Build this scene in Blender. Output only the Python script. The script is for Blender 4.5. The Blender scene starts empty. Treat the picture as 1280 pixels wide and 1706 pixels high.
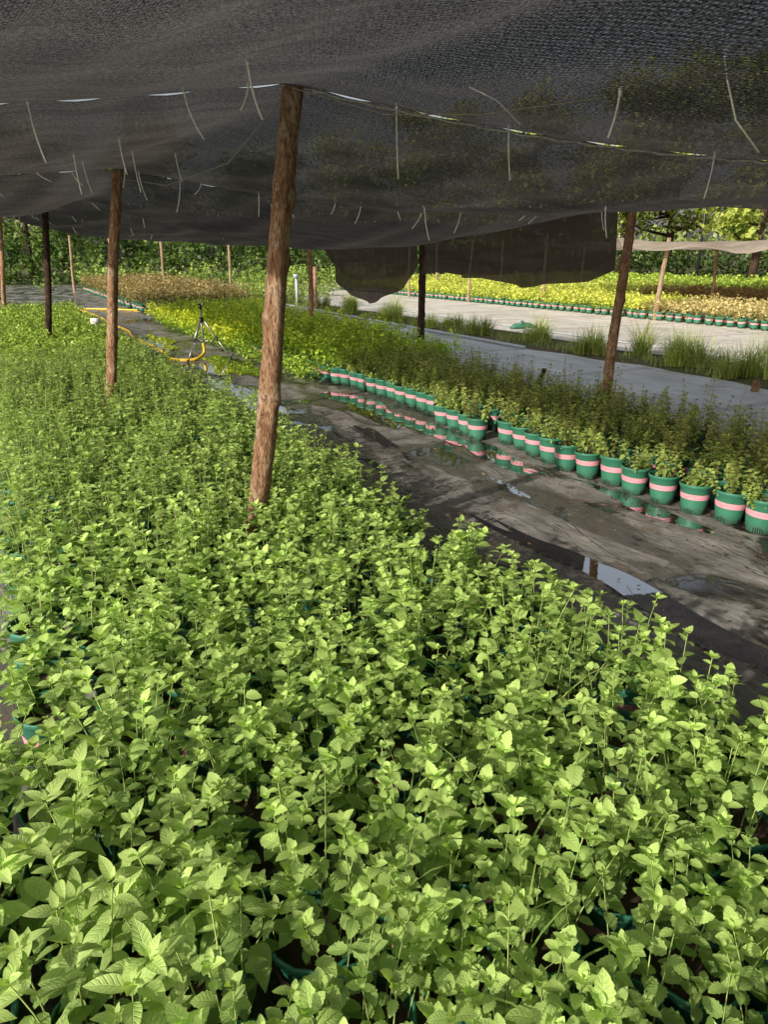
import bpy, math, random
import numpy as np
from mathutils import Vector, Matrix
rng=np.random.default_rng(11); random.seed(5)
sc=bpy.context.scene
A=np.array([-0.461,0.887]); B=np.array([0.887,0.461])
ANG=math.atan2(0.461,0.887)
def XY(w,s):
    w=np.asarray(w,float); s=np.asarray(s,float)
    return A[0]*s+B[0]*w, A[1]*s+B[1]*w

# ---------------------------------------------------------------- materials
def newmat(name):
    m=bpy.data.materials.new(name); m.use_nodes=True
    nt=m.node_tree; nt.nodes.clear()
    return m,nt
class N:
    def __init__(s,nt): s.nt=nt
    def n(s,t,**k):
        x=s.nt.nodes.new(t)
        for a,b in k.items(): setattr(x,a,b)
        return x
    def l(s,a,b): s.nt.links.new(a,b)
    def setin(s,sock,v):
        if hasattr(v,'is_linked') or isinstance(v,bpy.types.NodeSocket): s.l(v,sock)
        else: sock.default_value=v
    def math(s,op,a,b=0.0,c=0.0,clamp=False):
        x=s.n('ShaderNodeMath',operation=op,use_clamp=clamp)
        s.setin(x.inputs[0],a); s.setin(x.inputs[1],b); s.setin(x.inputs[2],c)
        return x.outputs[0]
    def mix(s,f,a,b,bt='MIX'):
        x=s.n('ShaderNodeMix',data_type='RGBA',blend_type=bt)
        s.setin(x.inputs[0],f); s.setin(x.inputs[6],a); s.setin(x.inputs[7],b)
        return x.outputs[2]
    def noise(s,vec,scale,detail=4,rough=0.6,dist=0.0):
        x=s.n('ShaderNodeTexNoise'); 
        if vec is not None: s.l(vec,x.inputs['Vector'])
        x.inputs['Scale'].default_value=scale; x.inputs['Detail'].default_value=detail
        x.inputs['Roughness'].default_value=rough; x.inputs['Distortion'].default_value=dist
        return x.outputs[0]
    def ramp(s,f,stops):
        x=s.n('ShaderNodeValToRGB'); s.setin(x.inputs[0],f)
        e=x.color_ramp.elements
        while len(e)<len(stops): e.new(0.5)
        for i,(p,c) in enumerate(stops):
            e[i].position=p; e[i].color=(c,c,c,1) if not hasattr(c,'__len__') else (*c,1)
        return x.outputs[0]
    def mapping(s,vec,scale=(1,1,1),rot=(0,0,0)):
        x=s.n('ShaderNodeMapping'); s.l(vec,x.inputs[0]); x.inputs['Scale'].default_value=scale; x.inputs['Rotation'].default_value=rot
        return x.outputs[0]
    def bump(s,h,st=0.3,d=0.01):
        x=s.n('ShaderNodeBump'); s.l(h,x.inputs['Height']); x.inputs['Strength'].default_value=st; x.inputs['Distance'].default_value=d
        return x.outputs[0]
    def bsdf(s,col,rough=0.6,spec=0.5,normal=None,metal=0.0):
        x=s.n('ShaderNodeBsdfPrincipled'); s.setin(x.inputs['Base Color'],col); s.setin(x.inputs['Roughness'],rough)
        s.setin(x.inputs['Specular IOR Level'],spec); s.setin(x.inputs['Metallic'],metal)
        if normal is not None: s.l(normal,x.inputs['Normal'])
        return x
    def out(s,sh):
        o=s.n('ShaderNodeOutputMaterial'); s.l(sh,o.inputs[0])
def simple(name,col,rough=0.6,var=0.15,scale=20,spec=0.4,metal=0.0):
    m,nt=newmat(name); g=N(nt)
    tc=g.n('ShaderNodeTexCoord').outputs['Object']
    f=g.noise(tc,scale)
    c=g.mix(f,tuple(x*(1-var) for x in col)+(1,),tuple(min(1,x*(1+var)) for x in col)+(1,))
    b=g.bsdf(c,rough,spec,g.bump(f,0.15,0.003),metal); g.out(b.outputs[0]); return m
def potmat():
    m,nt=newmat('pot_green'); g=N(nt)
    tc=g.n('ShaderNodeTexCoord').outputs['Object']; sp=g.n('ShaderNodeSeparateXYZ'); g.l(tc,sp.inputs[0])
    geo=g.n('ShaderNodeNewGeometry').outputs['Position']
    f=g.noise(geo,9,5,0.7); c=g.mix(f,(0.022,0.13,0.08,1),(0.045,0.20,0.125,1))
    low=g.math('SUBTRACT',1.0,g.math('MULTIPLY',sp.outputs[2],14.0),clamp=True)
    dirt=g.math('MULTIPLY',low,g.ramp(g.noise(geo,40,5,0.7),[(0.35,0.0),(0.6,0.9)]))
    c=g.mix(dirt,c,(0.05,0.04,0.028,1))
    c=g.mix(g.ramp(g.noise(geo,26,6,0.75),[(0.6,0.0),(0.72,0.5)]),c,(0.12,0.13,0.1,1))
    b=g.bsdf(c,0.5,0.4); g.out(b.outputs[0]); return m

def leafmat(name,veins=True,trans=0.35,rough=0.45,spec=0.35):
    m,nt=newmat(name); g=N(nt)
    at=g.n('ShaderNodeAttribute',attribute_name='Col').outputs['Color']
    geo=g.n('ShaderNodeNewGeometry')
    nz=g.noise(geo.outputs['Position'],28,2)
    c=g.mix(1.0,at,g.ramp(nz,[(0.25,(0.87,0.9,0.82)),(0.75,(1.12,1.1,1.1))]),'MULTIPLY')
    normal=None
    if veins:
        uv=g.n('ShaderNodeUVMap').outputs[0]
        sp=g.n('ShaderNodeSeparateXYZ'); g.l(uv,sp.inputs[0])
        av=g.math('ABSOLUTE',sp.outputs[1])
        t=g.math('MULTIPLY',g.math('SUBTRACT',sp.outputs[0],g.math('MULTIPLY',av,0.22)),7.0)
        pp=g.math('PINGPONG',t,0.5)
        side=g.math('SUBTRACT',1.0,g.math('MULTIPLY',pp,5.0),clamp=True)
        mid=g.math('SUBTRACT',1.0,g.math('MULTIPLY',av,9.0),clamp=True)
        v=g.math('MAXIMUM',side,mid)
        c=g.mix(g.math('MULTIPLY',v,0.26),c,g.mix(1.0,c,(0.70,0.76,0.55,1),'MULTIPLY'))
        hh=g.math('ADD',g.math('MULTIPLY',v,-0.8),g.math('MULTIPLY',nz,0.3))
        normal=g.bump(hh,0.4,0.003)
    b=g.bsdf(c,rough,spec,normal)
    tr=g.n('ShaderNodeBsdfTranslucent'); g.l(g.mix(1.0,c,(1.15,1.2,0.55,1),'MULTIPLY'),tr.inputs[0])
    ms=g.n('ShaderNodeMixShader'); ms.inputs[0].default_value=trans
    g.l(b.outputs[0],ms.inputs[1]); g.l(tr.outputs[0],ms.inputs[2]); g.out(ms.outputs[0])
    return m

M_mint=leafmat('mint_leaf',rough=0.5,spec=0.35,trans=0.36); M_leaf=leafmat('small_leaf',False,0.35); M_tree=leafmat('tree_leaf',False,0.3)
M_stem=leafmat('stem',False,0.1,0.6)

def barkmat(name,c1,c2,c3):
    m,nt=newmat(name); g=N(nt)
    tc=g.n('ShaderNodeTexCoord').outputs['Object']
    st=g.mapping(tc,(14,14,3.5)); a=g.noise(st,2.4,8,0.72,1.1)
    b2=g.noise(g.mapping(tc,(9,9,4)),1.8,6,0.7)
    fine=g.noise(g.mapping(tc,(55,55,14)),2.5,6,0.7)
    c=g.mix(g.ramp(a,[(0.40,0.0),(0.58,1.0)]),(*c1,1),(*c2,1))
    c=g.mix(g.ramp(b2,[(0.52,0.0),(0.6,0.85)]),c,(*c3,1))
    c=g.mix(g.ramp(fine,[(0.38,0.85),(0.5,0.0)]),c,(c1[0]*0.3,c1[1]*0.3,c1[2]*0.3,1))
    h=g.math('ADD',a,g.math('MULTIPLY',fine,0.8))
    bs=g.bsdf(c,0.85,0.2,g.bump(h,1.0,0.035)); g.out(bs.outputs[0]); return m
M_bark=barkmat('pine_bark',(0.28,0.135,0.072),(0.56,0.35,0.21),(0.66,0.50,0.36))
M_bark_pale=barkmat('peeled_wood',(0.30,0.20,0.12),(0.5,0.37,0.24),(0.58,0.46,0.32))
M_bark_dark=barkmat('dark_wood',(0.03,0.02,0.015),(0.09,0.05,0.035),(0.14,0.09,0.06))

def fabricmat():
    m,nt=newmat('ground_fabric'); g=N(nt)
    tc=g.n('ShaderNodeTexCoord').outputs['Object']
    big=g.noise(g.mapping(tc,(1.0,0.5,1)),1.5,8,0.62,0.9)
    wet=g.ramp(big,[(0.465,0.0),(0.52,1.0)])
    film=g.ramp(g.noise(g.mapping(tc,(1.2,0.7,1)),1.9,5,0.55,1.2),[(0.535,0.0),(0.56,1.0)])
    film=g.math('MULTIPLY',film,wet)
    dirt=g.noise(g.mapping(tc,(1,0.6,1)),5,8,0.72)
    streak=g.noise(g.mapping(tc,(5,0.9,1)),1.7,8,0.72,1.5)
    crease=g.noise(g.mapping(tc,(3,0.5,1)),1.2,3,0.5,1.6)
    cr=g.ramp(g.math('ABSOLUTE',g.math('SUBTRACT',crease,0.5)),[(0.0,1.0),(0.012,0.0)])
    dry=g.mix(g.ramp(dirt,[(0.38,0.0),(0.66,1.0)]),(0.14,0.135,0.125,1),(0.40,0.385,0.36,1))
    dry=g.mix(g.math('MULTIPLY',g.ramp(streak,[(0.5,0.0),(0.6,1.0)]),0.5),dry,(0.10,0.096,0.09,1))
    wetc=g.mix(dirt,(0.04,0.036,0.031,1),(0.15,0.135,0.115,1))
    c=g.mix(wet,dry,wetc)
    mud=g.ramp(g.noise(tc,2.6,9,0.78,0.5),[(0.55,0.0),(0.60,1.0)])
    c=g.mix(g.math('MULTIPLY',mud,0.7),c,(0.14,0.108,0.075,1))
    speck=g.ramp(g.noise(tc,55,3,0.7),[(0.66,0.0),(0.70,1.0)])
    c=g.mix(g.math('MULTIPLY',speck,0.6),c,(0.03,0.022,0.015,1))
    c=g.mix(g.math('MULTIPLY',cr,0.5),c,(0.03,0.03,0.03,1))
    c=g.mix(film,c,(0.03,0.026,0.021,1))
    r=g.math('MULTIPLY_ADD',wet,-0.32,0.54)
    r=g.math('MULTIPLY_ADD',mud,0.2,r)
    r=g.math('MULTIPLY',r,g.math('MULTIPLY_ADD',film,-0.93,1.0))
    h=g.math('ADD',g.math('MULTIPLY',streak,0.8),g.math('MULTIPLY',dirt,0.6))
    h=g.math('SUBTRACT',h,g.math('MULTIPLY',cr,0.5))
    h=g.math('MULTIPLY',h,g.math('MULTIPLY_ADD',film,-0.97,1.0))
    b=g.bsdf(c,r,g.math('MULTIPLY_ADD',film,0.4,0.6),g.bump(h,0.6,0.02)); b.inputs['IOR'].default_value=1.6; g.out(b.outputs[0]); return m
M_fab=fabricmat()
def drysheet(name,c1,c2,rough=0.8,stretch=(5,0.6,1)):
    m,nt=newmat(name); g=N(nt)
    tc=g.n('ShaderNodeTexCoord').outputs['Object']
    a=g.noise(g.mapping(tc,stretch),1.0,7,0.65,0.9); b2=g.noise(tc,0.8,8,0.7)
    c=g.mix(g.ramp(g.math('MULTIPLY_ADD',a,0.5,g.math('MULTIPLY',b2,0.5)),[(0.38,0.0),(0.62,1.0)]),(*c1,1),(*c2,1))
    wv=g.n('ShaderNodeTexWave',wave_type='BANDS',bands_direction='Y'); g.l(tc,wv.inputs[0]); wv.inputs['Scale'].default_value=0.12; wv.inputs['Distortion'].default_value=1.0
    c=g.mix(g.ramp(wv.outputs[1],[(0.0,0.5),(0.02,0.0)]),c,(c1[0]*.6,c1[1]*.6,c1[2]*.6,1))
    st=g.ramp(g.noise(tc,1.7,8,0.75),[(0.56,0.0),(0.64,0.6)])
    c=g.mix(st,c,(0.2,0.16,0.11,1))
    bs=g.bsdf(c,rough,0.4,g.bump(a,0.5,0.05)); g.out(bs.outputs[0]); return m
M_sheet=drysheet('dry_fabric',(0.50,0.46,0.40),(0.80,0.75,0.67))
M_tarp=drysheet('pale_tarp',(0.38,0.39,0.40),(0.68,0.70,0.72),0.4)
def soil():
    m,nt=newmat('soil'); g=N(nt); tc=g.n('ShaderNodeTexCoord').outputs['Object']
    a=g.noise(tc,0.25,8,0.65); b2=g.noise(tc,6,6,0.7)
    c=g.mix(g.ramp(a,[(0.4,0.0),(0.6,1.0)]),(0.12,0.09,0.055,1),(0.08,0.12,0.035,1))
    c=g.mix(g.math('MULTIPLY',b2,0.5),c,(0.2,0.17,0.12,1))
    bs=g.bsdf(c,0.95,0.1,g.bump(b2,0.8,0.05)); g.out(bs.outputs[0]); return m
M_soil=soil()
def water():
    m,nt=newmat('puddle_water'); g=N(nt); tc=g.n('ShaderNodeTexCoord').outputs['Object']
    nb=g.bump(g.noise(tc,5,3),0.05,0.006)
    b=g.bsdf((0.03,0.026,0.022,1),0.015,1.0,nb); b.inputs['IOR'].default_value=1.6
    gl=g.n('ShaderNodeBsdfGlossy'); gl.inputs['Roughness'].default_value=0.02; gl.inputs[0].default_value=(1,1,1,1); g.l(nb,gl.inputs['Normal'])
    ms=g.n('ShaderNodeMixShader'); ms.inputs[0].default_value=0.5; g.l(b.outputs[0],ms.inputs[1]); g.l(gl.outputs[0],ms.inputs[2])
    g.out(ms.outputs[0]); return m
M_water=water()
def netmat(name,c,hole,tr=0.5):
    m,nt=newmat(name); g=N(nt)
    uv=g.n('ShaderNodeUVMap').outputs[0]
    w1=g.n('ShaderNodeTexWave',wave_type='BANDS',bands_direction='X'); g.l(uv,w1.inputs[0]); w1.inputs['Scale'].default_value=34; w1.inputs['Distortion'].default_value=2.5; w1.inputs['Detail'].default_value=2
    w2=g.n('ShaderNodeTexWave',wave_type='BANDS',bands_direction='DIAGONAL'); g.l(uv,w2.inputs[0]); w2.inputs['Scale'].default_value=22; w2.inputs['Distortion'].default_value=2.5; w2.inputs['Detail'].default_value=2
    pat=g.math('MULTIPLY',w1.outputs[1],w2.outputs[1])
    f1=g.ramp(g.noise(g.mapping(uv,(1.5,1,1),(0,0,.5)),130,1,0.5),[(0.42,0.0),(0.60,1.0)])
    f2=g.ramp(g.noise(g.mapping(uv,(1.0,1.8,1),(0,0,.3)),55,1,0.5),[(0.40,0.0),(0.62,1.0)])
    fine=g.math('MULTIPLY_ADD',f1,0.55,g.math('MULTIPLY',f2,0.45))
    big=g.noise(uv,0.6,4,0.6)
    wr=g.noise(g.mapping(uv,(1.0,5,1)),1.0,6,0.65,1.0)
    base=g.math('MULTIPLY_ADD',g.math('SUBTRACT',big,0.5),hole*2.2,hole)
    h=g.math('MULTIPLY',base,g.math('MULTIPLY',g.math('MULTIPLY_ADD',pat,2.4,0.35),g.math('MULTIPLY_ADD',fine,1.9,0.05)),clamp=True)
    col=g.mix(g.ramp(wr,[(0.3,0.0),(0.7,1.0)]),(c[0]*.7,c[1]*.7,c[2]*.7,1),(c[0]*1.3,c[1]*1.3,c[2]*1.3,1))
    col=g.mix(g.math('MULTIPLY_ADD',fine,0.7,g.math('MULTIPLY',pat,0.3)),g.mix(1.0,col,(0.18,0.18,0.18,1),'MULTIPLY'),g.mix(1.0,col,(2.5,2.5,2.5,1),'MULTIPLY'))
    d=g.bsdf(col,0.85,0.12); t=g.n('ShaderNodeBsdfTranslucent'); g.l(col,t.inputs[0])
    ms=g.n('ShaderNodeMixShader'); ms.inputs[0].default_value=tr; g.l(d.outputs[0],ms.inputs[1]); g.l(t.outputs[0],ms.inputs[2])
    tp=g.n('ShaderNodeBsdfTransparent'); m2=g.n('ShaderNodeMixShader'); g.l(h,m2.inputs[0]); g.l(ms.outputs[0],m2.inputs[1]); g.l(tp.outputs[0],m2.inputs[2])
    g.out(m2.outputs[0]); return m
M_net=netmat('black_shade_net',(0.064,0.058,0.055),0.046)
M_netb=netmat('brown_shade_net',(0.072,0.055,0.047),0.045)
M_netp=netmat('pale_shade_net',(0.42,0.36,0.31),0.03)
M_green=potmat()
M_greenD=simple('pot_inside',(0.012,0.07,0.045),0.6)
M_pink=simple('pink_label',(0.58,0.27,0.31),0.65,0.2,60)
M_dark=simple('dark_slot',(0.008,0.012,0.010),0.8)
M_potsoil=simple('potting_soil',(0.045,0.03,0.02),0.95,0.5,60)
M_ink=simple('ink',(0.20,0.04,0.07),0.7)
M_white=simple('white_plastic',(0.8,0.79,0.74),0.45)
M_yellow=simple('hose_yellow',(0.8,0.52,0.04),0.4)
M_metal=simple('tripod_metal',(0.42,0.43,0.44),0.35,0.1,30,0.5,0.6)
M_blackp=simple('black_plastic',(0.02,0.02,0.022),0.45)
M_wire=simple('wire',(0.06,0.055,0.05),0.5)
M_litter=leafmat('litter',False,0.1,0.8)
M_pvc=simple('pvc',(0.4,0.46,0.5),0.4)

# ---------------------------------------------------------------- mesh builder
class Chunk:
    def __init__(s): s.v=[];s.f=[];s.uv=[];s.c=[];s.m=[];s.n=0
    def add(s,v,f,uv=None,col=(0.2,0.2,0.2),mi=0):
        v=np.asarray(v,np.float32).reshape(-1,3); f=np.asarray(f,np.int32).reshape(-1,4)
        k=len(v)
        s.v.append(v); s.f.append(f+s.n)
        s.uv.append(np.zeros((k,2),np.float32) if uv is None else np.asarray(uv,np.float32))
        col=np.asarray(col,np.float32)
        s.c.append(np.tile(col,(k,1)) if col.ndim==1 else col)
        s.m.append(np.full(len(f),mi,np.int32) if np.isscalar(mi) else np.asarray(mi,np.int32))
        s.n+=k
    def build(s,name,mats,smooth=True,parent=None):
        v=np.concatenate(s.v); f=np.concatenate(s.f); uv=np.concatenate(s.uv); c=np.concatenate(s.c); mi=np.concatenate(s.m)
        me=bpy.data.meshes.new(name)
        me.vertices.add(len(v)); me.vertices.foreach_set('co',v.ravel())
        me.loops.add(f.size); me.loops.foreach_set('vertex_index',f.ravel())
        me.polygons.add(len(f)); me.polygons.foreach_set('loop_start',np.arange(0,f.size,4,dtype=np.int32))
        try: me.polygons.foreach_set('loop_total',np.full(len(f),4,np.int32))
        except Exception: pass
        me.polygons.foreach_set('material_index',mi)
        me.polygons.foreach_set('use_smooth',np.full(len(f),smooth,bool))
        ul=me.uv_layers.new(name='UVMap'); ul.data.foreach_set('uv',uv[f.ravel()].ravel())
        ca=me.attributes.new('Col','FLOAT_COLOR','POINT')
        ca.data.foreach_set('color',np.concatenate([c,np.ones((len(c),1),np.float32)],1).ravel())
        me.update(calc_edges=True)
        for m in mats: me.materials.append(m)
        ob=bpy.data.objects.new(name,me); sc.collection.objects.link(ob)
        if parent: ob.parent=parent
        return ob

def leaf_t(n,hw,serr=0.0,fold=0.25,droop=0.2,pet=0.08,tipx=1.0,crk=0.02,seed=0):
    r=np.random.default_rng(seed)
    V=[];UV=[];F=[]
    for i in range(n+1):
        x=i/n; prof=math.sin(math.pi*min(1,x**0.78))**0.75 if 0<x<1 else 0.0
        wd=hw*prof
        if serr and 0<i<n: wd*=1+(serr if i%2 else -serr)
        X=pet+x*(tipx-pet); zc=-droop*x*x
        for k,sg in enumerate((-1,0,1)):
            ex=0.02 if (sg and i%2) else 0
            V.append((X-ex*(1 if sg else 0),sg*wd,zc+abs(sg)*wd*fold+(r.uniform(-crk,crk) if sg else 0)))
            UV.append((x,sg*1.0))
    for i in range(n):
        a=i*3
        F.append((a,a+3,a+4,a+1)); F.append((a+1,a+4,a+5,a+2))
    return np.array(V),np.array(F),np.array(UV)
T_near=[leaf_t(11,0.31,0.10,0.28,0.22,crk=.014,seed=1),leaf_t(11,0.35,0.10,0.12,0.38,crk=.014,seed=2),leaf_t(11,0.29,0.10,0.38,0.10,crk=.014,seed=3)]
T_long=[leaf_t(8,0.21,0.0,0.35,0.25,crk=0.006,seed=4),leaf_t(8,0.23,0.0,0.2,0.45,crk=0.006,seed=5)]
T_mid=[leaf_t(5,0.33,0.05,0.25,0.22,seed=6),leaf_t(5,0.30,0.05,0.4,0.35,seed=7)]
T_far=[leaf_t(2,0.34,0,0.25,0.2,pet=0,seed=8)]
def leaf_t1(hw=0.42):
    V=np.array([(0,0,0),(0.5,-hw,0.08),(1,0,-0.12),(0.5,hw,0.08)],float)
    return V,np.array([(0,1,2,3)]),np.array([(0,0),(.5,-1),(1,0),(.5,1)],float)
T_one=[leaf_t1()]

def place(ch,T,pos,az,pitch,roll,scale,col,mi=0):
    K=len(pos)
    if K==0: return
    which=rng.integers(0,len(T),K)
    ca,sa,cp,sp,cr,sr=np.cos(az),np.sin(az),np.cos(pitch),np.sin(pitch),np.cos(roll),np.sin(roll)
    ex=np.stack([cp*ca,cp*sa,sp],1); e0=np.stack([-sa,ca,np.zeros(K)],1); z0=np.cross(ex,e0)
    ey=cr[:,None]*e0+sr[:,None]*z0; ez=np.cross(ex,ey)
    for j,(V,F,UV) in enumerate(T):
        q=np.where(which==j)[0]
        if len(q)==0: continue
        v=pos[q,None,:]+scale[q,None,None]*(V[None,:,0:1]*ex[q,None,:]+V[None,:,1:2]*ey[q,None,:]+V[None,:,2:3]*ez[q,None,:])
        nv=len(V)
        f=F[None]+ (np.arange(len(q))*nv)[:,None,None]
        ch.add(v.reshape(-1,3),f.reshape(-1,4),np.tile(UV,(len(q),1)),np.repeat(col[q],nv,0),mi)

def stems(ch,bx,by,z0,h,lx,ly,nn,ls,T,cold,coly,rad=0.0024,stemcol=(0.38,0.48,0.16),pitch0=-8,pitch1=24,apex=True,internode_jit=0.02,sm=1,f0=0.15):
    K=len(bx)
    P0=lambda f:np.stack([bx+lx*f**1.4,by+ly*f**1.4,z0+h*f],1)
    fr=[0,0.35,0.7,1.0]; ang=np.array([0,2.1,4.2])
    rings=[]
    for i,f in enumerate(fr):
        c=P0(np.full(K,f)); r=rad*(1-0.4*f)
        rings.append(np.stack([c+np.array([math.cos(a)*r,math.sin(a)*r,0]) for a in ang],1))
    V=np.stack(rings,1).reshape(K,-1,3)
    F=[(i*3+j,i*3+(j+1)%3,(i+1)*3+(j+1)%3,(i+1)*3+j) for i in range(3) for j in range(3)]
    F=np.array(F)[None]+(np.arange(K)*12)[:,None,None]
    sc_=np.array(stemcol)[None]*rng.uniform(0.6,1.3,(K,1))
    ch.add(V.reshape(-1,3),F.reshape(-1,4),None,np.repeat(sc_,12,0),sm)
    a0=rng.uniform(0,6.28,K)
    cold=np.array(cold);coly=np.array(coly)
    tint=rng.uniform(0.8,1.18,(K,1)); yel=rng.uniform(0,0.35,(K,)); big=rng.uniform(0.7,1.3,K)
    nodes=[(f0+(0.90-f0)*k/(nn-1),k,1.0) for k in range(nn)]
    if apex: nodes+= [(0.985,nn,0.80),(1.0,nn+1,0.55),(1.012,nn+0.5,0.34)]
    for fk,k,ap in nodes:
        f=np.clip(fk+rng.uniform(-internode_jit,internode_jit,K)*(1 if ap==1 else 0.1),0.03,1.02)
        prof=(0.72+0.5*math.sin(math.pi*min(1,fk*0.9)))*(1-0.25*max(0,fk-0.6)/0.4)
        if ap<1: prof=ap*1.1
        for side in (0,1):
            pos=P0(f)
            az=a0+k*math.pi/2+side*math.pi+rng.normal(0,0.2,K)
            pt=np.radians(pitch0+(pitch1-pitch0)*fk**2+(24 if ap<1 else 0)*(1.4-ap)+rng.normal(0,13,K))
            rl=rng.normal(0,0.25,K)
            s=ls*prof*big*rng.uniform(0.75,1.22,K)
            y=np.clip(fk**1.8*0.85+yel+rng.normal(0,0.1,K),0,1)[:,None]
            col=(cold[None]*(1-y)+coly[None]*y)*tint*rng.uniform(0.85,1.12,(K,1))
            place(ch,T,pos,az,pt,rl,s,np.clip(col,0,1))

def tube(ch,pts,rad,n=8,mi=0,col=(.3,.3,.3),jit=0.0):
    pts=[Vector(p) for p in pts]; m=len(pts)
    rad=[rad]*m if np.isscalar(rad) else list(rad)
    pts=[pts[0]]+pts+[pts[-1]]; rad=[rad[0]*0.02]+rad+[rad[-1]*0.02]; m+=2
    V=[];prev=None
    for i in range(m):
        t=(pts[min(i+1,m-1)]-pts[max(i-1,0)])
        if t.length<1e-7: t=Vector((0,0,1))
        t.normalize()
        if prev is None:
            u=t.cross(Vector((0,1,0)) if abs(t.y)<0.9 else Vector((1,0,0))).normalized()
        else:
            u=(prev-t*prev.dot(t)).normalized()
        prev=u; w=t.cross(u)
        for j in range(n):
            a=2*math.pi*j/n; r=rad[i]*(1+random.uniform(-jit,jit))
            V.append(tuple(pts[i]+(u*math.cos(a)+w*math.sin(a))*r))
    F=[(i*n+j,i*n+(j+1)%n,(i+1)*n+(j+1)%n,(i+1)*n+j) for i in range(m-1) for j in range(n)]
    ch.add(V,F,None,col,mi)
def box(ch,c,sz,mi=0,rotz=0,col=(.3,.3,.3)):
    V=[];ca,sa=math.cos(rotz),math.sin(rotz)
    for z in(-1,1):
        for (x,y) in((-1,-1),(1,-1),(1,1),(-1,1)):
            X=x*sz[0]/2;Y=y*sz[1]/2
            V.append((c[0]+X*ca-Y*sa,c[1]+X*sa+Y*ca,c[2]+z*sz[2]/2))
    ch.add(V,[(3,2,1,0),(4,5,6,7),(0,1,5,4),(1,2,6,5),(2,3,7,6),(3,0,4,7)],None,col,mi)

# ---------------------------------------------------------------- ground sheets
def sheet(name,w0,w1,s0,s1,z,mat,amp=0.0,nx=2,ny=2,edge=0.0):
    ch=Chunk(); 
    ws=np.linspace(w0,w1,nx);ss=np.linspace(s0,s1,ny)
    W,S=np.meshgrid(ws,ss); Z=np.full_like(W,z)+amp*np.sin(W*7+np.sin(S*1.3)*2)*np.sin(S*0.9+W)
    W=W.copy()
    if edge:
        W[:,0]+=edge*np.sin(ss*1.1)+edge*.5*np.sin(ss*3.7); W[:,-1]+=edge*np.sin(ss*0.9+1)+edge*.5*np.sin(ss*4.1)
    V=np.stack([W,S,Z],-1).reshape(-1,3)
    F=[(j*nx+i,j*nx+i+1,(j+1)*nx+i+1,(j+1)*nx+i) for j in range(ny-1) for i in range(nx-1)]
    ch.add(V,F); ob=ch.build(name,[mat]); ob.rotation_euler=(0,0,ANG); return ob
g=Chunk(); g.add([(-400,-200,-0.03),(400,-200,-0.03),(400,600,-0.03),(-400,600,-0.03)],[(0,1,2,3)]); g.build('ground',[M_soil])
sheet('fabric_path',-7,5.3,-8,46,0,M_fab)
sheet('tarp_strip',5.32,8.5,-6,36,0.006,M_tarp,0.004,14,120,0.12)
sheet('fabric_yard',9.9,34,-14,44,0.004,M_sheet,0.006,50,60,0.15)
def puddle(w,s,rw,rs,seed):
    r=random.Random(seed); n=140; ph=[r.uniform(0,6.28) for _ in range(16)]
    vs=[]
    for i in range(n):
        a=2*math.pi*i/n; k=1
        for j in range(16): k+=0.34/(j+1.3)*math.sin((j+1)*a+ph[j])*(1 if j>0 else 0.4)
        k=max(0.22,k); vs.append((w+rw*k*math.cos(a)+0.04*math.sin(rs*k*math.sin(a)*4),s+rs*k*math.sin(a),0.004+0.0007*(seed-2)))
    me=bpy.data.meshes.new('puddle'); me.from_pydata(vs,[],[list(range(n))]); me.materials.append(M_water)
    ob=bpy.data.objects.new('puddle',me); ob.rotation_euler=(0,0,ANG); sc.collection.objects.link(ob)
for i,p in enumerate([(2.62,2.2,.11,1.2),(3.54,4.9,.12,.8),(3.5,6.9,.24,1.3),(2.45,8.3,.40,1.1),(3.0,11.0,.35,1.3),(2.6,14.6,.35,1.5),(2.95,5.9,.07,.5),(3.66,3.3,.08,.6),(2.1,5.6,.06,.5),(3.1,4.0,.05,.2)]): puddle(*p,i+3)

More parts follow.
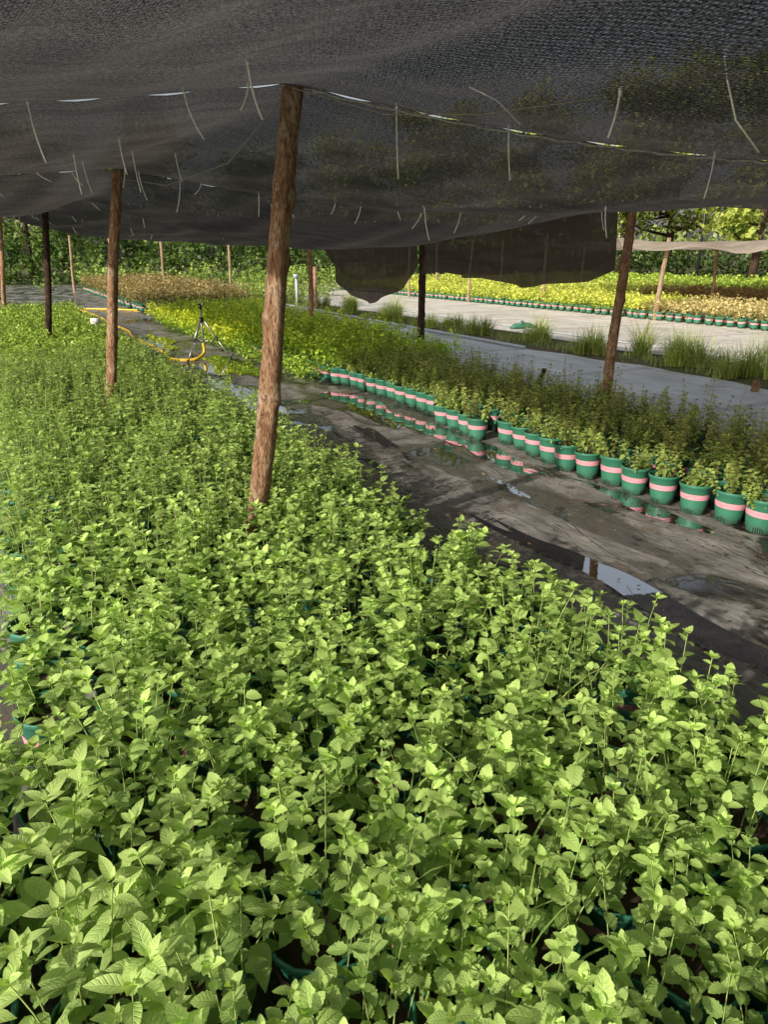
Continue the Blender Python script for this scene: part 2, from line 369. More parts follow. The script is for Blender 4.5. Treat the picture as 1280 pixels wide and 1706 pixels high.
# ---------------------------------------------------------------- pots
def pot_template(seed,slots=True,nseg=20,scrib=True):
    r=random.Random(seed); ch=Chunk()
    prof=[(0.070,0.0),(0.078,0.004),(0.084,0.05),(0.089,0.088),(0.0975,0.178),(0.1005,0.180),(0.1005,0.186),(0.107,0.188),(0.109,0.205),(0.106,0.210),(0.101,0.208),(0.099,0.19),(0.094,0.172)]
    mi=[0]*10+[1]*2
    V=[(a*math.cos(2*math.pi*j/nseg),a*math.sin(2*math.pi*j/nseg),z) for a,z in prof for j in range(nseg)]
    F=[];MI=[]
    for i in range(len(prof)-1):
        for j in range(nseg):
            F.append((i*nseg+j,i*nseg+(j+1)%nseg,(i+1)*nseg+(j+1)%nseg,(i+1)*nseg+j)); MI.append(mi[i])
    ch.add(V,F,None,(.1,.1,.1),MI)
    V=[];F=[]
    for a,z in((0.0941,0.172),(0.05,0.178),(0.0005,0.175)):
        for j in range(nseg): V.append((a*math.cos(2*math.pi*j/nseg),a*math.sin(2*math.pi*j/nseg),z+r.uniform(-.004,.004)*(a<.09)))
    F=[(i*nseg+j,i*nseg+(j+1)%nseg,(i+1)*nseg+(j+1)%nseg,(i+1)*nseg+j) for i in range(2) for j in range(nseg)]
    ch.add(V,F,None,(.1,.1,.1),2)
    R=lambda z:0.089+(z-0.088)*(0.0085/0.09)
    z0,z1=0.108,0.145; t0=r.uniform(-.006,.006); tl=r.uniform(0.001,0.004)
    V=[((R(z)+0.0014)*math.cos(2*math.pi*j/nseg),(R(z)+0.0014)*math.sin(2*math.pi*j/nseg),z+t0+tl*math.sin(2*math.pi*j/nseg)) for z in(z0,z1) for j in range(nseg)]
    F=[(j,(j+1)%nseg,nseg+(j+1)%nseg,nseg+j) for j in range(nseg)]
    ch.add(V,F,None,(.1,.1,.1),3)
    if slots:
        for c in (math.pi,math.pi*0.5,0,-math.pi*0.5):
            for k in(-2,-1,0,1,2):
                aa=c+k*0.15; hh=0.040-abs(k)*0.005; d=0.034; V=[]
                for z in(0.006,0.006+hh):
                    rz=(0.0785+(z-0.004)*0.13)+0.0012
                    for s_ in(-1,1): V.append((rz*math.cos(aa+s_*d),rz*math.sin(aa+s_*d),z))
                ch.add(V,[(0,1,3,2)],None,(0,0,0),4)
    if scrib:
        a=math.pi-0.5; 
        while a<math.pi+0.45:
            zc=r.uniform(0.123,0.130)+t0; prev=None
            for k in range(r.randint(3,4)):
                p=(a+r.uniform(0,0.11),zc+r.uniform(-0.008,0.009))
                if prev:
                    V=[]
                    for (aa,zz) in(prev,p):
                        for dz in(-0.0012,0.0012):
                            q=R(zz)+0.0026; V.append((q*math.cos(aa+dz*4),q*math.sin(aa+dz*4),zz+dz))
                    ch.add(V,[(0,1,3,2)],None,(0,0,0),5)
                prev=p
            a+=r.uniform(0.09,0.16)
    return ch
POTM=[M_green,M_greenD,M_potsoil,M_pink,M_dark,M_ink]
def flat(ch): return np.concatenate(ch.v),np.concatenate(ch.f),np.concatenate(ch.m)
PT_lo=flat(pot_template(1,True,14,False))
def pots_mass(name,pts,rs=None):
    ch=Chunk(); V,F,MI=PT_lo; K=len(pts); nv=len(V)
    r=rng.uniform(0,6.28,K) if rs is None else rs
    c,s=np.cos(r)[:,None],np.sin(r)[:,None]
    X=V[None,:,0]*c-V[None,:,1]*s+pts[:,0:1]; Y=V[None,:,0]*s+V[None,:,1]*c+pts[:,1:2]; Z=np.repeat(V[None,:,2],K,0)+pts[:,2:3]
    ch.add(np.stack([X,Y,Z],-1).reshape(-1,3),(F[None]+(np.arange(K)*nv)[:,None,None]).reshape(-1,4),None,(.1,.1,.1),np.tile(MI,K))
    return ch.build(name,POTM)
def grid(w0,w1,s0,s1,d=0.225,j=0.015):
    W,S=np.meshgrid(np.arange(w0+d/2,w1,d),np.arange(s0,s1,d))
    W=W.ravel()+rng.normal(0,j,W.size); S=S.ravel()+rng.normal(0,j,S.size); 
    return W,S

# --- main mint bed
W,S=grid(-0.16,1.85,-0.9,10.6)
W2,S2=grid(-0.84,-0.17,-0.6,1.9); W=np.concatenate([W,W2]);S=np.concatenate([S,S2])
X,Y=XY(W,S); k=(Y>0.42); W,S,X,Y=W[k],S[k],X[k],Y[k]
ragged=(W>1.6)&(rng.random(len(W))<0.08); W,S,X,Y=W[~ragged],S[~ragged],X[~ragged],Y[~ragged]
pots_mass('mint_pots',np.stack([X,Y,np.full(len(X),0.002)],1))
hp=rng.uniform(0.21,0.31,len(W))*(1+0.12*np.sin(S*1.7+W*2))
low=((W>1.35)&(S>2.2)&(S<3.4))|((W<0.02)&(S>1.9)&(S<2.9)); hp[low]*=0.6
hp[rng.random(len(hp))<0.05]*=0.6
mint=Chunk()
def bed(ch,X,Y,hp,ns,mask,T,nn,ls,cold,coly,spread=0.098,z0=0.17,**kw):
    X,Y,hp=X[mask],Y[mask],hp[mask]
    K=len(X)*ns
    r=np.sqrt(rng.random(K))*spread; a=rng.uniform(0,6.28,K)
    bx=np.repeat(X,ns)+r*np.cos(a); by=np.repeat(Y,ns)+r*np.sin(a)
    h=np.repeat(hp,ns)*rng.uniform(0.6,1.22,K)
    lx=np.cos(a)*r*0.6+rng.normal(0,0.026,K); ly=np.sin(a)*r*0.6+rng.normal(0,0.026,K)
    stems(ch,bx,by,z0,h,lx,ly,nn,ls,T,cold,coly,**kw)
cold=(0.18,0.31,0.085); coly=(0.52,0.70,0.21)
odd=(W<0.16)&(S<1.75)
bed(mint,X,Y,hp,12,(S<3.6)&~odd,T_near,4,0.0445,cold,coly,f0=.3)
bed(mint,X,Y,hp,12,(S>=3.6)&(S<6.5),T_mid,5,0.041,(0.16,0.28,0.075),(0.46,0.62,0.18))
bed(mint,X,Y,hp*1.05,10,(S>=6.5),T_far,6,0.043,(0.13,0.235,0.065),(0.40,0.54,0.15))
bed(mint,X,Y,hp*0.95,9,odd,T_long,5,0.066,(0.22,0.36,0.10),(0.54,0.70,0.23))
mint.build('mint_plants',[M_mint,M_stem])

def dome(ch,X,Y,h,nl,size,cold,coly,z0=0.18,rad=0.15,T=T_one,vary=0.25,zlow=0.05):
    K=len(X)*nl
    h=np.repeat(h,nl); r=np.sqrt(rng.random(K))*rad; a=rng.uniform(0,6.28,K)
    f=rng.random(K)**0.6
    z=z0-zlow+(h+zlow)*f*(1-0.45*(r/rad)**2)+rng.normal(0,0.02,K)
    px=np.repeat(X,nl)+r*np.cos(a); py=np.repeat(Y,nl)+r*np.sin(a)
    pot=np.repeat(rng.uniform(1-vary,1+vary,len(X)),nl)[:,None]
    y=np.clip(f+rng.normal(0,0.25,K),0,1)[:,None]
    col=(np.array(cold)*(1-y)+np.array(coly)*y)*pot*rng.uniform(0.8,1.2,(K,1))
    place(ch,T,np.stack([px,py,z],1),rng.uniform(0,6.28,K),rng.normal(0.3,0.5,K),rng.normal(0,0.5,K),size*rng.uniform(0.6,1.3,K),np.clip(col,0,1))

def massbed(name,w0,w1,s0,s1,h,nl,size,cold,coly,d=0.225,jit=0.02,pots=True,rad=0.15,zr=0.25,z=0.012):
    W,S=grid(w0,w1,s0,s1,d,jit); X,Y=XY(W,S)
    if pots: pots_mass(name.replace('plants','pots'),np.stack([X,Y,np.full(len(X),z)],1))
    ch=Chunk(); hh=rng.uniform(1-zr,1+zr,len(W))*h
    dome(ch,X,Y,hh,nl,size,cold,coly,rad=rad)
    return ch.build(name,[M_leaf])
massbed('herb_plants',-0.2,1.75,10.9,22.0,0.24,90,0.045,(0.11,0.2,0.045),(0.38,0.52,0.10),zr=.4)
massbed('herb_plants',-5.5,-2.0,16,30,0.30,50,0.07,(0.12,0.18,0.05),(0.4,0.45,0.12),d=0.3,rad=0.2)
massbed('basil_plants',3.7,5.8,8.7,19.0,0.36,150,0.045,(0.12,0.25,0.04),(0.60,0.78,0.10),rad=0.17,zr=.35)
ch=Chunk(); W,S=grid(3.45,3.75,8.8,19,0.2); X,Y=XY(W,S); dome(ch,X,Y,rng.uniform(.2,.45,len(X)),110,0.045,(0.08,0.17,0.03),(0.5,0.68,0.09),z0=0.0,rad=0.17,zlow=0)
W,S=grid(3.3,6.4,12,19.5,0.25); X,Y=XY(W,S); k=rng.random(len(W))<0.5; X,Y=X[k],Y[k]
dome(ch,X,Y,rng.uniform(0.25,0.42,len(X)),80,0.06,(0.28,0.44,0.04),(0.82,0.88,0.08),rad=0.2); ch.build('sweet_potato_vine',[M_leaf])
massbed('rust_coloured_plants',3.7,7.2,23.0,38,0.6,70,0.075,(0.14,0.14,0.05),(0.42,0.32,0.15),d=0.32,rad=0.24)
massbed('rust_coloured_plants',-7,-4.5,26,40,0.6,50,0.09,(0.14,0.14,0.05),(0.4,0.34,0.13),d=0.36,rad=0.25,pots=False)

# --- right row
PM=[pot_template(i+10).build('plant_pot',POTM) for i in range(5)]
meshes=[o.data for o in PM]
for o in PM: bpy.data.objects.remove(o)
s=2.6; i=0; fX=[];fY=[]
while s<9.0:
    w=3.93+0.05*math.sin(s*1.1)+random.uniform(-.02,.02)-(0.14 if 5.3<s<6.2 else 0)-(0.05 if 3<s<4.6 else 0)
    x,y=XY(w,s)
    ob=bpy.data.objects.new('plant_pot',meshes[random.randrange(5)]); ob.location=(float(x),float(y),0.003)
    ob.rotation_euler=(random.uniform(-.04,.04),random.uniform(-.04,.04),ANG+random.uniform(-.3,.3)+0.35)
    k=random.uniform(0.95,1.04); ob.scale=(k,k,k)
    sc.collection.objects.link(ob); fX.append(float(x)); fY.append(float(y))
    s+=random.uniform(0.21,0.25); i+=1
W,S=grid(4.05,5.15,1.6,8.7,0.235,0.02); X,Y=XY(W,S)
pots_mass('herb_pots',np.stack([X,Y,np.full(len(X),0.003)],1))
X=np.concatenate([X,fX]);Y=np.concatenate([Y,fY]); hp=rng.uniform(0.15,0.32,len(X)); hp[-len(fX):]*=rng.uniform(0.45,1.05,len(fX))
row=Chunk()
bed(row,X,Y,hp,10,np.ones(len(X),bool),T_mid,8,0.034,(0.18,0.28,0.07),(0.52,0.64,0.18),spread=0.09,rad=0.0018,stemcol=(0.38,0.2,0.12))
tall=rng.random(len(X))<0.35
bed(row,X,Y,hp*1.6,3,tall,T_mid,9,0.028,(0.22,0.3,0.09),(0.56,0.66,0.2),spread=0.07,rad=0.0016,stemcol=(0.46,0.25,0.14))
row.build('herb_seedlings',[M_mint,M_stem])

def yard(name,w0,w1,s0,s1,h,nl,size,c0,c1,d=0.3,pots=True,rad=0.21):
    return massbed(name,w0,w1,s0,s1,h,nl,size,c0,c1,d=d,pots=pots,rad=rad)
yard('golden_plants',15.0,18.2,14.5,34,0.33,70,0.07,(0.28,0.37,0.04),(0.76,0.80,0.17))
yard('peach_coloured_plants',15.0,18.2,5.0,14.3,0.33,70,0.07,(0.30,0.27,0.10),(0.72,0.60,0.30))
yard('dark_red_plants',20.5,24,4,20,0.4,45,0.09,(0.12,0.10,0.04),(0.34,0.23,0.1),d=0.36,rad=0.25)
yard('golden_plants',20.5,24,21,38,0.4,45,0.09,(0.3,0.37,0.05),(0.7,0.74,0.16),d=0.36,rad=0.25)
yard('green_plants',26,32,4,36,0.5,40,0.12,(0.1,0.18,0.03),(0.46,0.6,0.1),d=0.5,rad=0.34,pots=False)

# ---------------------------------------------------------------- grass
def tuft(ch,x,y,n,h,spread,c0,c1,z=0,wd=0.004,arch=0.75):
    for _ in range(n):
        a=random.uniform(0,6.28); L=h*random.uniform(0.5,1.15); r=random.uniform(0,spread); out=random.uniform(0.15,arch)*L
        q=random.uniform(0,6.28); bx=x+r*math.cos(q); by=y+r*math.sin(q); V=[]
        for k in range(6):
            t=k/5; px=bx+math.cos(a)*out*t**1.6; py=by+math.sin(a)*out*t**1.6; pz=z+L*(t-0.28*t**3*(out/L)*2)
            ww=wd*(1-t**2)+0.0004
            V+=[(px-math.sin(a)*ww,py+math.cos(a)*ww,pz),(px+math.sin(a)*ww,py-math.cos(a)*ww,pz)]
        f=random.random(); c=[c0[i]*(1-f)+c1[i]*f for i in range(3)]
        ch.add(V,[(2*k,2*k+1,2*k+3,2*k+2) for k in range(5)],None,c,0)
gr=Chunk()
for s in np.arange(-2,34,0.22):
    w=9.15+random.uniform(-.5,.5); x,y=XY(w,s)
    tuft(gr,float(x),float(y),26,random.uniform(.1,.24),0.3,(0.14,0.22,0.05),(0.42,0.48,0.14),0,0.006)
for s in [-1,.2,1.3,2.2,2.9,3.5,4.4,5.2,5.9,6.9,7.7,9.3,11.2,12.9,14.8,17,19.5,22,25,28]:
    for _ in range(random.choice([2,3,4])):
        w=9.1+random.uniform(-.5,.45); x,y=XY(w,s+random.uniform(-.4,.4)); b=random.uniform(.6,1.1)
        tuft(gr,float(x),float(y),random.randint(120,220),random.uniform(0.35,0.8),0.16,(0.18*b,0.28*b,0.05*b),(0.70*b,0.76*b,0.22*b),0,0.005,1.3)
gr.build('ditch_grass',[M_leaf])
gb=Chunk()
for (x,y,n,h) in [(0.08,1.02,9,0.42),(0.3,1.3,9,0.42),(0.25,0.98,7,0.38),(0.62,1.35,8,0.4),(0.5,1.9,7,0.36),(0.0,1.5,6,0.4),(-.1,2.2,4,.3)]:
    tuft(gb,x,y,n,h,0.04,(0.2,0.32,0.08),(0.4,0.5,0.15),0.2,0.0034,1.2)
gb.build('grass_weeds',[M_leaf])
sheet('ditch',8.45,9.95,-8,38,-0.012,M_soil)

lt=Chunk(); K=2600
Wl=np.concatenate([rng.normal(3.62,0.14,900),rng.uniform(1.9,3.8,900),rng.uniform(-1.8,-.2,800)]); Sl=np.concatenate([rng.uniform(2,8.8,900),rng.uniform(1.5,9,900),rng.uniform(1,6,800)])
X,Y=XY(Wl,Sl); c=np.array([[0.2,0.125,0.07]])*rng.uniform(0.2,1.6,(K,1))
place(lt,[leaf_t1(0.22)],np.stack([X,Y,np.full(K,0.014)],1),rng.uniform(0,6.28,K),rng.normal(0.05,.12,K),rng.normal(0,.3,K),rng.uniform(0.008,0.032,K),c)
lt.build('leaf_litter',[M_litter])

# ---------------------------------------------------------------- poles
def pole(base,top,r0,r1,mat,name='wooden_pole',knots=7):
    ch=Chunk(); n=18; m=60; rr=random.Random(int(base[0]*1000)*7+int(base[1]*100))
    b=Vector(base);t=Vector(top); V=[]; d=(t-b)
    ph=rr.uniform(0,6); kn=[(rr.random(),rr.uniform(0,6.28)) for _ in range(knots)]
    for i in range(m+1):
        f=i/m; c=b+d*f+Vector((math.sin(f*5+ph),math.cos(f*4+ph),0))*0.014*math.sin(math.pi*f)
        for j in range(n):
            a=2*math.pi*j/n; r=(r0+(r1-r0)*f)*(1+0.05*math.sin(3*a+f*9+ph)+rr.uniform(-.05,.05))
            for (kf,ka) in kn:
                r+=0.016*math.exp(-((f-kf)*d.length/0.03)**2-((math.atan2(math.sin(a-ka),math.cos(a-ka)))/0.4)**2)*(r0/0.05)
            V.append((c.x+r*math.cos(a)-b.x,c.y+r*math.sin(a)-b.y,c.z-b.z))
    F=[(i*n+j,i*n+(j+1)%n,(i+1)*n+(j+1)%n,(i+1)*n+j) for i in range(m) for j in range(n)]
    k=len(V); c=t-b
    for j in range(n): V.append((c.x+0.001*math.cos(j),c.y+0.001*math.sin(j),c.z+0.002))
    F+=[(m*n+j,m*n+(j+1)%n,k+(j+1)%n,k+j) for j in range(n)]
    ch.add(V,F,None,(.2,.2,.2),0); ob=ch.build(name,[mat]); ob.location=b; return ob
pole((-.715,3.56,0),(-.395,3.55,2.28),0.056,0.046,M_bark)
pole((-2.63,6.72,0),(-2.25,6.70,2.27),0.05,0.044,M_bark)
pole((-5.80,12.65,0),(-5.47,12.6,2.38),0.055,0.05,M_bark_dark)
pole((-9.75,19.1,0),(-9.45,19.1,2.55),0.055,0.05,M_bark)
pole((2.27,7.34,0),(2.34,7.32,2.08),0.052,0.042,M_bark)
pole((.56,10.82,0),(.53,10.8,2.06),0.052,0.048,M_bark_dark)
pole((-1.4,14.3,0),(-1.4,14.3,2.1),0.05,0.045,M_bark)
pole((-2.15,23.6,0),(-2.15,23.6,1.25),0.07,0.06,M_bark)
pole((4.2,3.84,0),(4.15,3.82,2.12),0.05,0.045,M_bark)
for (x,y,h,r,m,dx) in [(7.0,19.2,2.0,.06,M_bark_pale,.12),(5.0,23.6,2.2,.05,M_bark_pale,.02),(3.0,26.7,2.1,.05,M_bark_pale,.1),(1.0,30,2.3,.05,M_bark_pale,0),
        (8.6,33,2.2,.06,M_bark_pale,.1),(11.0,21,2.0,.05,M_bark_pale,.1),(10.3,23.5,2.0,.05,M_bark,-.1),(12.5,22.5,2.1,.06,M_bark,.15),(14.4,27,2.1,.05,M_bark_pale,0),(8.8,28,2.1,.05,M_bark_dark,.1),(16,26,2.1,.05,M_bark_pale,.3),
        (-6.9,34,2.4,.06,M_bark_pale,0),(-9.6,33,2.4,.06,M_bark_pale,0),(-11.8,33,2.4,.06,M_bark,.0),(-14,34,2.4,.06,M_bark_pale,.1),(2.5,36,2.2,.06,M_bark_pale,0),(5.6,36,2.3,.06,M_bark,0)]:
    pole((x,y,0),(x+dx,y,h),r,r*.85,m)
pole((1.92,8.95,0),(1.98,8.95,.28),0.03,0.028,M_bark_dark,'wooden_stake',2)
pole((4.6,8.9,0),(4.6,8.9,.14),0.05,0.045,M_bark,'wooden_stake',2)

# ---------------------------------------------------------------- shade net canopy
L=[(1.6,0.25,2.32),(-.40,3.55,2.30),(-2.25,6.70,2.29),(-4.05,9.9,2.33),(-5.47,12.7,2.40),(-7.6,16.2,2.48),(-9.45,19.1,2.57)]
R=[(6.0,0.35,2.15),(4.15,3.82,2.12),(2.34,7.32,2.08),(.53,10.8,2.06),(-1.4,14.3,2.08),(-3.2,17.7,2.12),(-5.0,21,2.15)]
sagW=[.2,.20,.17,.14,.15,.15,.15]
sagN=[.20,.13,.34,.30,.26,.24]
AL=-0.37
def wire(j,a):
    l=np.array(L[j]);r=np.array(R[j]); p=l+(r-l)*a
    f=a-math.floor(a); 
    if a<0: p[2]=l[2]+0.02*a
    if a>1: p[2]=r[2]+0.03*(a-1)
    p[2]-=sagW[j]*4*f*(1-f)*(1.0 if 0<=a<=1 else 0.55)
    return p
def netpt(j,t,a):
    p=wire(j,a)*(1-t)+wire(j+1,a)*t
    f=a-math.floor(a); amp=sagN[j]*(0.45+0.55*4*f*(1-f) if 0<=a<=1 else 0.45+0.3*4*f*(1-f))
    p[2]-=amp*4*t*(1-t)
    u=j+t
    sn=abs(math.sin(u*math.pi))
    p[2]+=0.026*math.sin(a*9+u*5)*sn+0.012*math.sin(a*31+math.sin(u*6)*2)*sn+0.010*math.sin(a*57+u*11)*sn+0.007*math.sin(a*74+math.sin(u*9)*1.5)*math.exp(-t*5)
    return p
def netpiece(name,js,a0,a1,mat,na=90,nt=16):
    ch=Chunk()
    for j in js:
        V=[];UV=[]
        for it in range(nt+1):
            for ia in range(na+1):
                a=a0+(a1-a0)*ia/na; p=netpt(j,it/nt,a); V.append(p); UV.append((a*4.6,(j+it/nt)*3.7))
        F=[(i*(na+1)+k,i*(na+1)+k+1,(i+1)*(na+1)+k+1,(i+1)*(na+1)+k) for i in range(nt) for k in range(na)]
        ch.add(V,F,UV)
    return ch.build(name,[mat])
netpiece('shade_net',[0,1],AL,2.3,M_net,190,26)
netpiece('shade_net',[2,3,4,5],AL,1.0,M_net,110,18)
def curtain(name,p0,p1,drop,mat,n=90,m=18,out=0.12):
    ch=Chunk();V=[];UV=[]; p0=Vector(p0);p1=Vector(p1); d=(p1-p0); nrm=Vector((d.y,-d.x,0)).normalized()
    for i in range(m+1):
        for k in range(n+1):
            f=k/n; g_=i/m; c=p0+d*f; c.z-=0.10*4*f*(1-f)
            dr=drop(f)*g_
            off=out*g_*(math.sin(f*17)+0.5*math.sin(f*39+g_*2))
            q=c+nrm*off-Vector((0,0,1))*dr; V.append(tuple(q)); UV.append((f*d.length,g_*1.0))
    F=[(i*(n+1)+k,i*(n+1)+k+1,(i+1)*(n+1)+k+1,(i+1)*(n+1)+k) for i in range(m) for k in range(n)]
    ch.add(V,F,UV); return ch.build(name,[mat])
curtain('hanging_net',(2.25,7.48,2.06),(.60,10.68,2.04),lambda f:0.55+0.10*math.sin(f*5+.5)+0.22*f+0.02*math.sin(f*19),M_netb,out=.08)
curtain('hanging_net',(.46,10.95,2.05),(-1.3,14.2,2.07),lambda f:0.22+0.88*math.sin(min(1,f*1.0+.1)*math.pi)**0.7+0.015*math.sin(f*19),M_netb,out=.06)
ch=Chunk();V=[];UV=[];na,nb=40,24
for i in range(nb+1):
    for k in range(na+1):
        x=5.9+k/na*13; y=19.0+i/nb*9-(k/na)*2.5; z=2.0-0.10*abs(math.sin(k/na*3.14*3))-0.16*math.sin(i/nb*math.pi*2)**2+0.02*math.sin(k*1.3+i)
        if i==0: z-=0.20+0.07*math.sin(k*.9)
        V.append((x,y,z));UV.append((x,y))
ch.add(V,[(i*(na+1)+k,i*(na+1)+k+1,(i+1)*(na+1)+k+1,(i+1)*(na+1)+k) for i in range(nb) for k in range(na)],UV); ch.build('pale_shade_net',[M_netp])
wr=Chunk()
for j in range(1,7):
    amax=2.3 if j<3 else 1.0
    pts=[tuple(wire(j,AL+(amax-AL)*k/60)+np.array([0,0,0.004])) for k in range(61)]
    tube(wr,pts,0.003,5,0)
for row_ in (L[1:],R):
    pts=[(p[0],p[1],p[2]+0.006) for p in row_]; tube(wr,pts,0.0025,5,0)
wr.build('support_wires',[M_wire])
sm=Chunk(); pts=[tuple(wire(1,0.02+1.9*k/160)+np.array([0,-.02,-0.016+0.004*math.sin(k*2.1)])) for k in range(161)]
tube(sm,pts,0.0045,5,0); sm.build('net_seam',[simple('seam_thread',(0.40,0.39,0.36),0.7,0.9,60)])
zt=Chunk()
def tie(p,Lh,bend,r=0.0036):
    a=random.uniform(-.5,.5)+(0 if bend>0 else math.pi); pts=[]
    for k in range(8):
        t=k/7; pts.append((p[0]+math.cos(a)*abs(bend)*t**1.7,p[1]-0.02+math.sin(a)*abs(bend)*t**1.7,p[2]+0.01-Lh*(t-0.12*t*t)))
    tube(zt,pts,r,5,0); 
    tube(zt,[(p[0],p[1]-.02,p[2]+0.014),(p[0],p[1]-.02,p[2]-0.012)],0.006,5,0)
for a,Lh,bd in [(-.245,.28,.04),(-.10,.22,.07),(.10,.34,.01),(.21,.25,.02),(.42,.22,-.02),(.70,.2,.03),(-.04,.12,-.04)]: tie(wire(1,a),Lh,bd,.0034)
for p,Lh,bd in [((netpt(1,.35,-.16)),.25,.02),(netpt(1,.5,-.06),.28,.03),(netpt(1,.25,-.12),.2,.02),(netpt(1,.6,.02),.2,.03),(netpt(1,.7,-.1),.25,.04),(netpt(1,.8,-.02),.2,-.03),(netpt(1,.3,.5),.2,.03),(netpt(1,.5,.35),.24,.04),(netpt(1,.55,.15),.2,-.04),(netpt(0,.75,-.12),.2,.04),(netpt(0,.7,.12),.16,-.03)]: tie(p,Lh,bd)
for a in np.arange(-.3,1.6,0.075): tie(wire(2,a+random.uniform(-.04,.04)),random.uniform(.08,.30),random.choice([-1,1])*random.uniform(.01,.12),.005)
for j in (3,4,5):
    for a in np.arange(-.3,1.0,0.09): tie(wire(j,a+random.uniform(-.05,.05)),random.uniform(.12,.36),random.choice([-1,1])*random.uniform(.01,.14),.0065)
tube(zt,[(.93,2.28,2.13),(.95,2.28,2.06),(1.0,2.3,1.96),(1.09,2.32,1.88)],0.0028,5,0)
tube(zt,[(.28,2.7,2.12),(.38,2.75,2.09),(.47,2.78,2.02)],0.0022,5,0)
zt.build('cable_ties',[M_white])
cd=Chunk(); tube(cd,[(-.39,3.5,2.27),(0.0,3.25,2.13),(.35,2.95,2.08),(.75,2.62,2.08)],0.0025,5,0); tube(cd,[(-.42,3.5,2.25),(-.9,4.6,2.10),(-1.6,5.8,2.08),(-2.2,6.62,2.2)],0.0026,5,0); cd.build('cord',[simple('cord_brown',(0.3,0.26,0.22),0.7)])

# ---------------------------------------------------------------- sprinkler tripod
sp=Chunk(); cx,cy=-2.93,11.9
for a in (0.15,2.3,4.3):
    f=(cx+0.42*math.cos(a),cy+0.42*math.sin(a),0.01); t=(cx+0.03*math.cos(a),cy+0.03*math.sin(a),0.62)
    m_=tuple(f[i]*.5+t[i]*.5 for i in range(3))
    tube(sp,[f,m_],0.010,8,0); tube(sp,[m_,t],0.015,8,0)
    tube(sp,[(f[0],f[1],0.0),(f[0],f[1],0.04)],0.018,8,1)
    tube(sp,[m_,(cx,cy,0.28)],0.006,6,0)
    tube(sp,[tuple(m_[i]+(0,0,.03)[i] for i in range(3)),tuple(m_[i]-(0,0,.03)[i] for i in range(3))],0.02,8,1)
tube(sp,[(cx,cy,0.22),(cx,cy,0.80)],0.015,10,0)
tube(sp,[(cx,cy,0.58),(cx,cy,0.66)],0.035,10,1)
tube(sp,[(cx,cy,0.78),(cx,cy,0.86)],0.022,10,1)
tube(sp,[(cx,cy,0.84),(cx+.07,cy,0.89)],0.012,8,0); tube(sp,[(cx-.05,cy,0.85),(cx+.02,cy,0.87)],0.009,8,1); tube(sp,[(cx-.03,cy,.86),(cx-.03,cy,.92),(cx+.03,cy,.92),(cx+.05,cy,.87)],0.005,6,0)
sp.build('tripod_sprinkler',[M_metal,M_blackp])
hs=Chunk()
def smooth(pts,n=10):
    out=[];P_=[Vector(p) for p in pts]; P_=[P_[0]]+P_+[P_[-1]]
    for i in range(1,len(P_)-2):
        for k in range(n):
            t=k/n; a,b,c,d=P_[i-1],P_[i],P_[i+1],P_[i+2]
            out.append(0.5*((2*b)+(c-a)*t+(2*a-5*b+4*c-d)*t*t+(-a+3*b-3*c+d)*t**3))
    out.append(P_[-2]); return out
tube(hs,smooth([(-9.9,23.6,.02),(-8.2,21,.02),(-6.9,18.6,.02),(-6.2,17.3,.02),(-5.6,16.2,.02),(-5.1,15.0,.02),(-4.3,13.6,.02),(-3.75,12.5,.02),(-3.4,11.75,.02),(-3.05,11.7,.02),(-2.93,11.88,.10),(-2.93,11.9,.25)]),0.024,8,0)
tube(hs,smooth([(-9.9,23.4,.02),(-8.6,23.1,.02),(-7.3,22.6,.02),(-6.6,22.4,.02)]),0.022,8,0)
hs.build('yellow_hose',[M_yellow])
ir=Chunk(); tube(ir,[(-2.9,25,0),(-2.9,25,.9)],.05,10,0); tube(ir,[(-2.9,25,.6),(-2.3,25,.6),(-2.3,25,.1)],.045,10,0); tube(ir,[(-3.3,25,.85),(-2.5,25,.85)],.05,10,0); tube(ir,[(-2.9,24.9,.9),(-2.9,24.9,1.0)],.09,10,0)
ir.build('irrigation_valve',[M_pvc])
ip=Chunk(); x0,y0=XY(8.3,10.5); x1,y1=XY(8.6,24)
tube(ip,[(float(x0),float(y0),.04),(float(x0)*.5+float(x1)*.5,float(y0)*.5+float(y1)*.5,.04),(float(x1),float(y1),.04)],.03,8,0)
x0,y0=XY(10.4,6); x1,y1=XY(11.2,30); tube(ip,[(float(x0),float(y0),.03),(float(x1),float(y1),.03)],.012,8,0); ip.build('irrigation_pipe',[M_pvc])
sk=Chunk(); tube(sk,[(2.9,16.9,.0),(3.0,16.9,.06),(3.3,16.9,.09),(3.45,16.9,.02)],.06,9,0,jit=.2); tube(sk,[(3.1,16.9,.05),(3.15,16.85,.18)],.04,8,0); sk.build('coiled_hose',[M_green])
lb=Chunk(); box(lb,(-5.1,13.1,.50),(.16,.01,.10),0,.3); tube(lb,[(-5.1,13.1,.2),(-5.1,13.1,.46)],.006,6,0); lb.build('plant_label',[M_white])

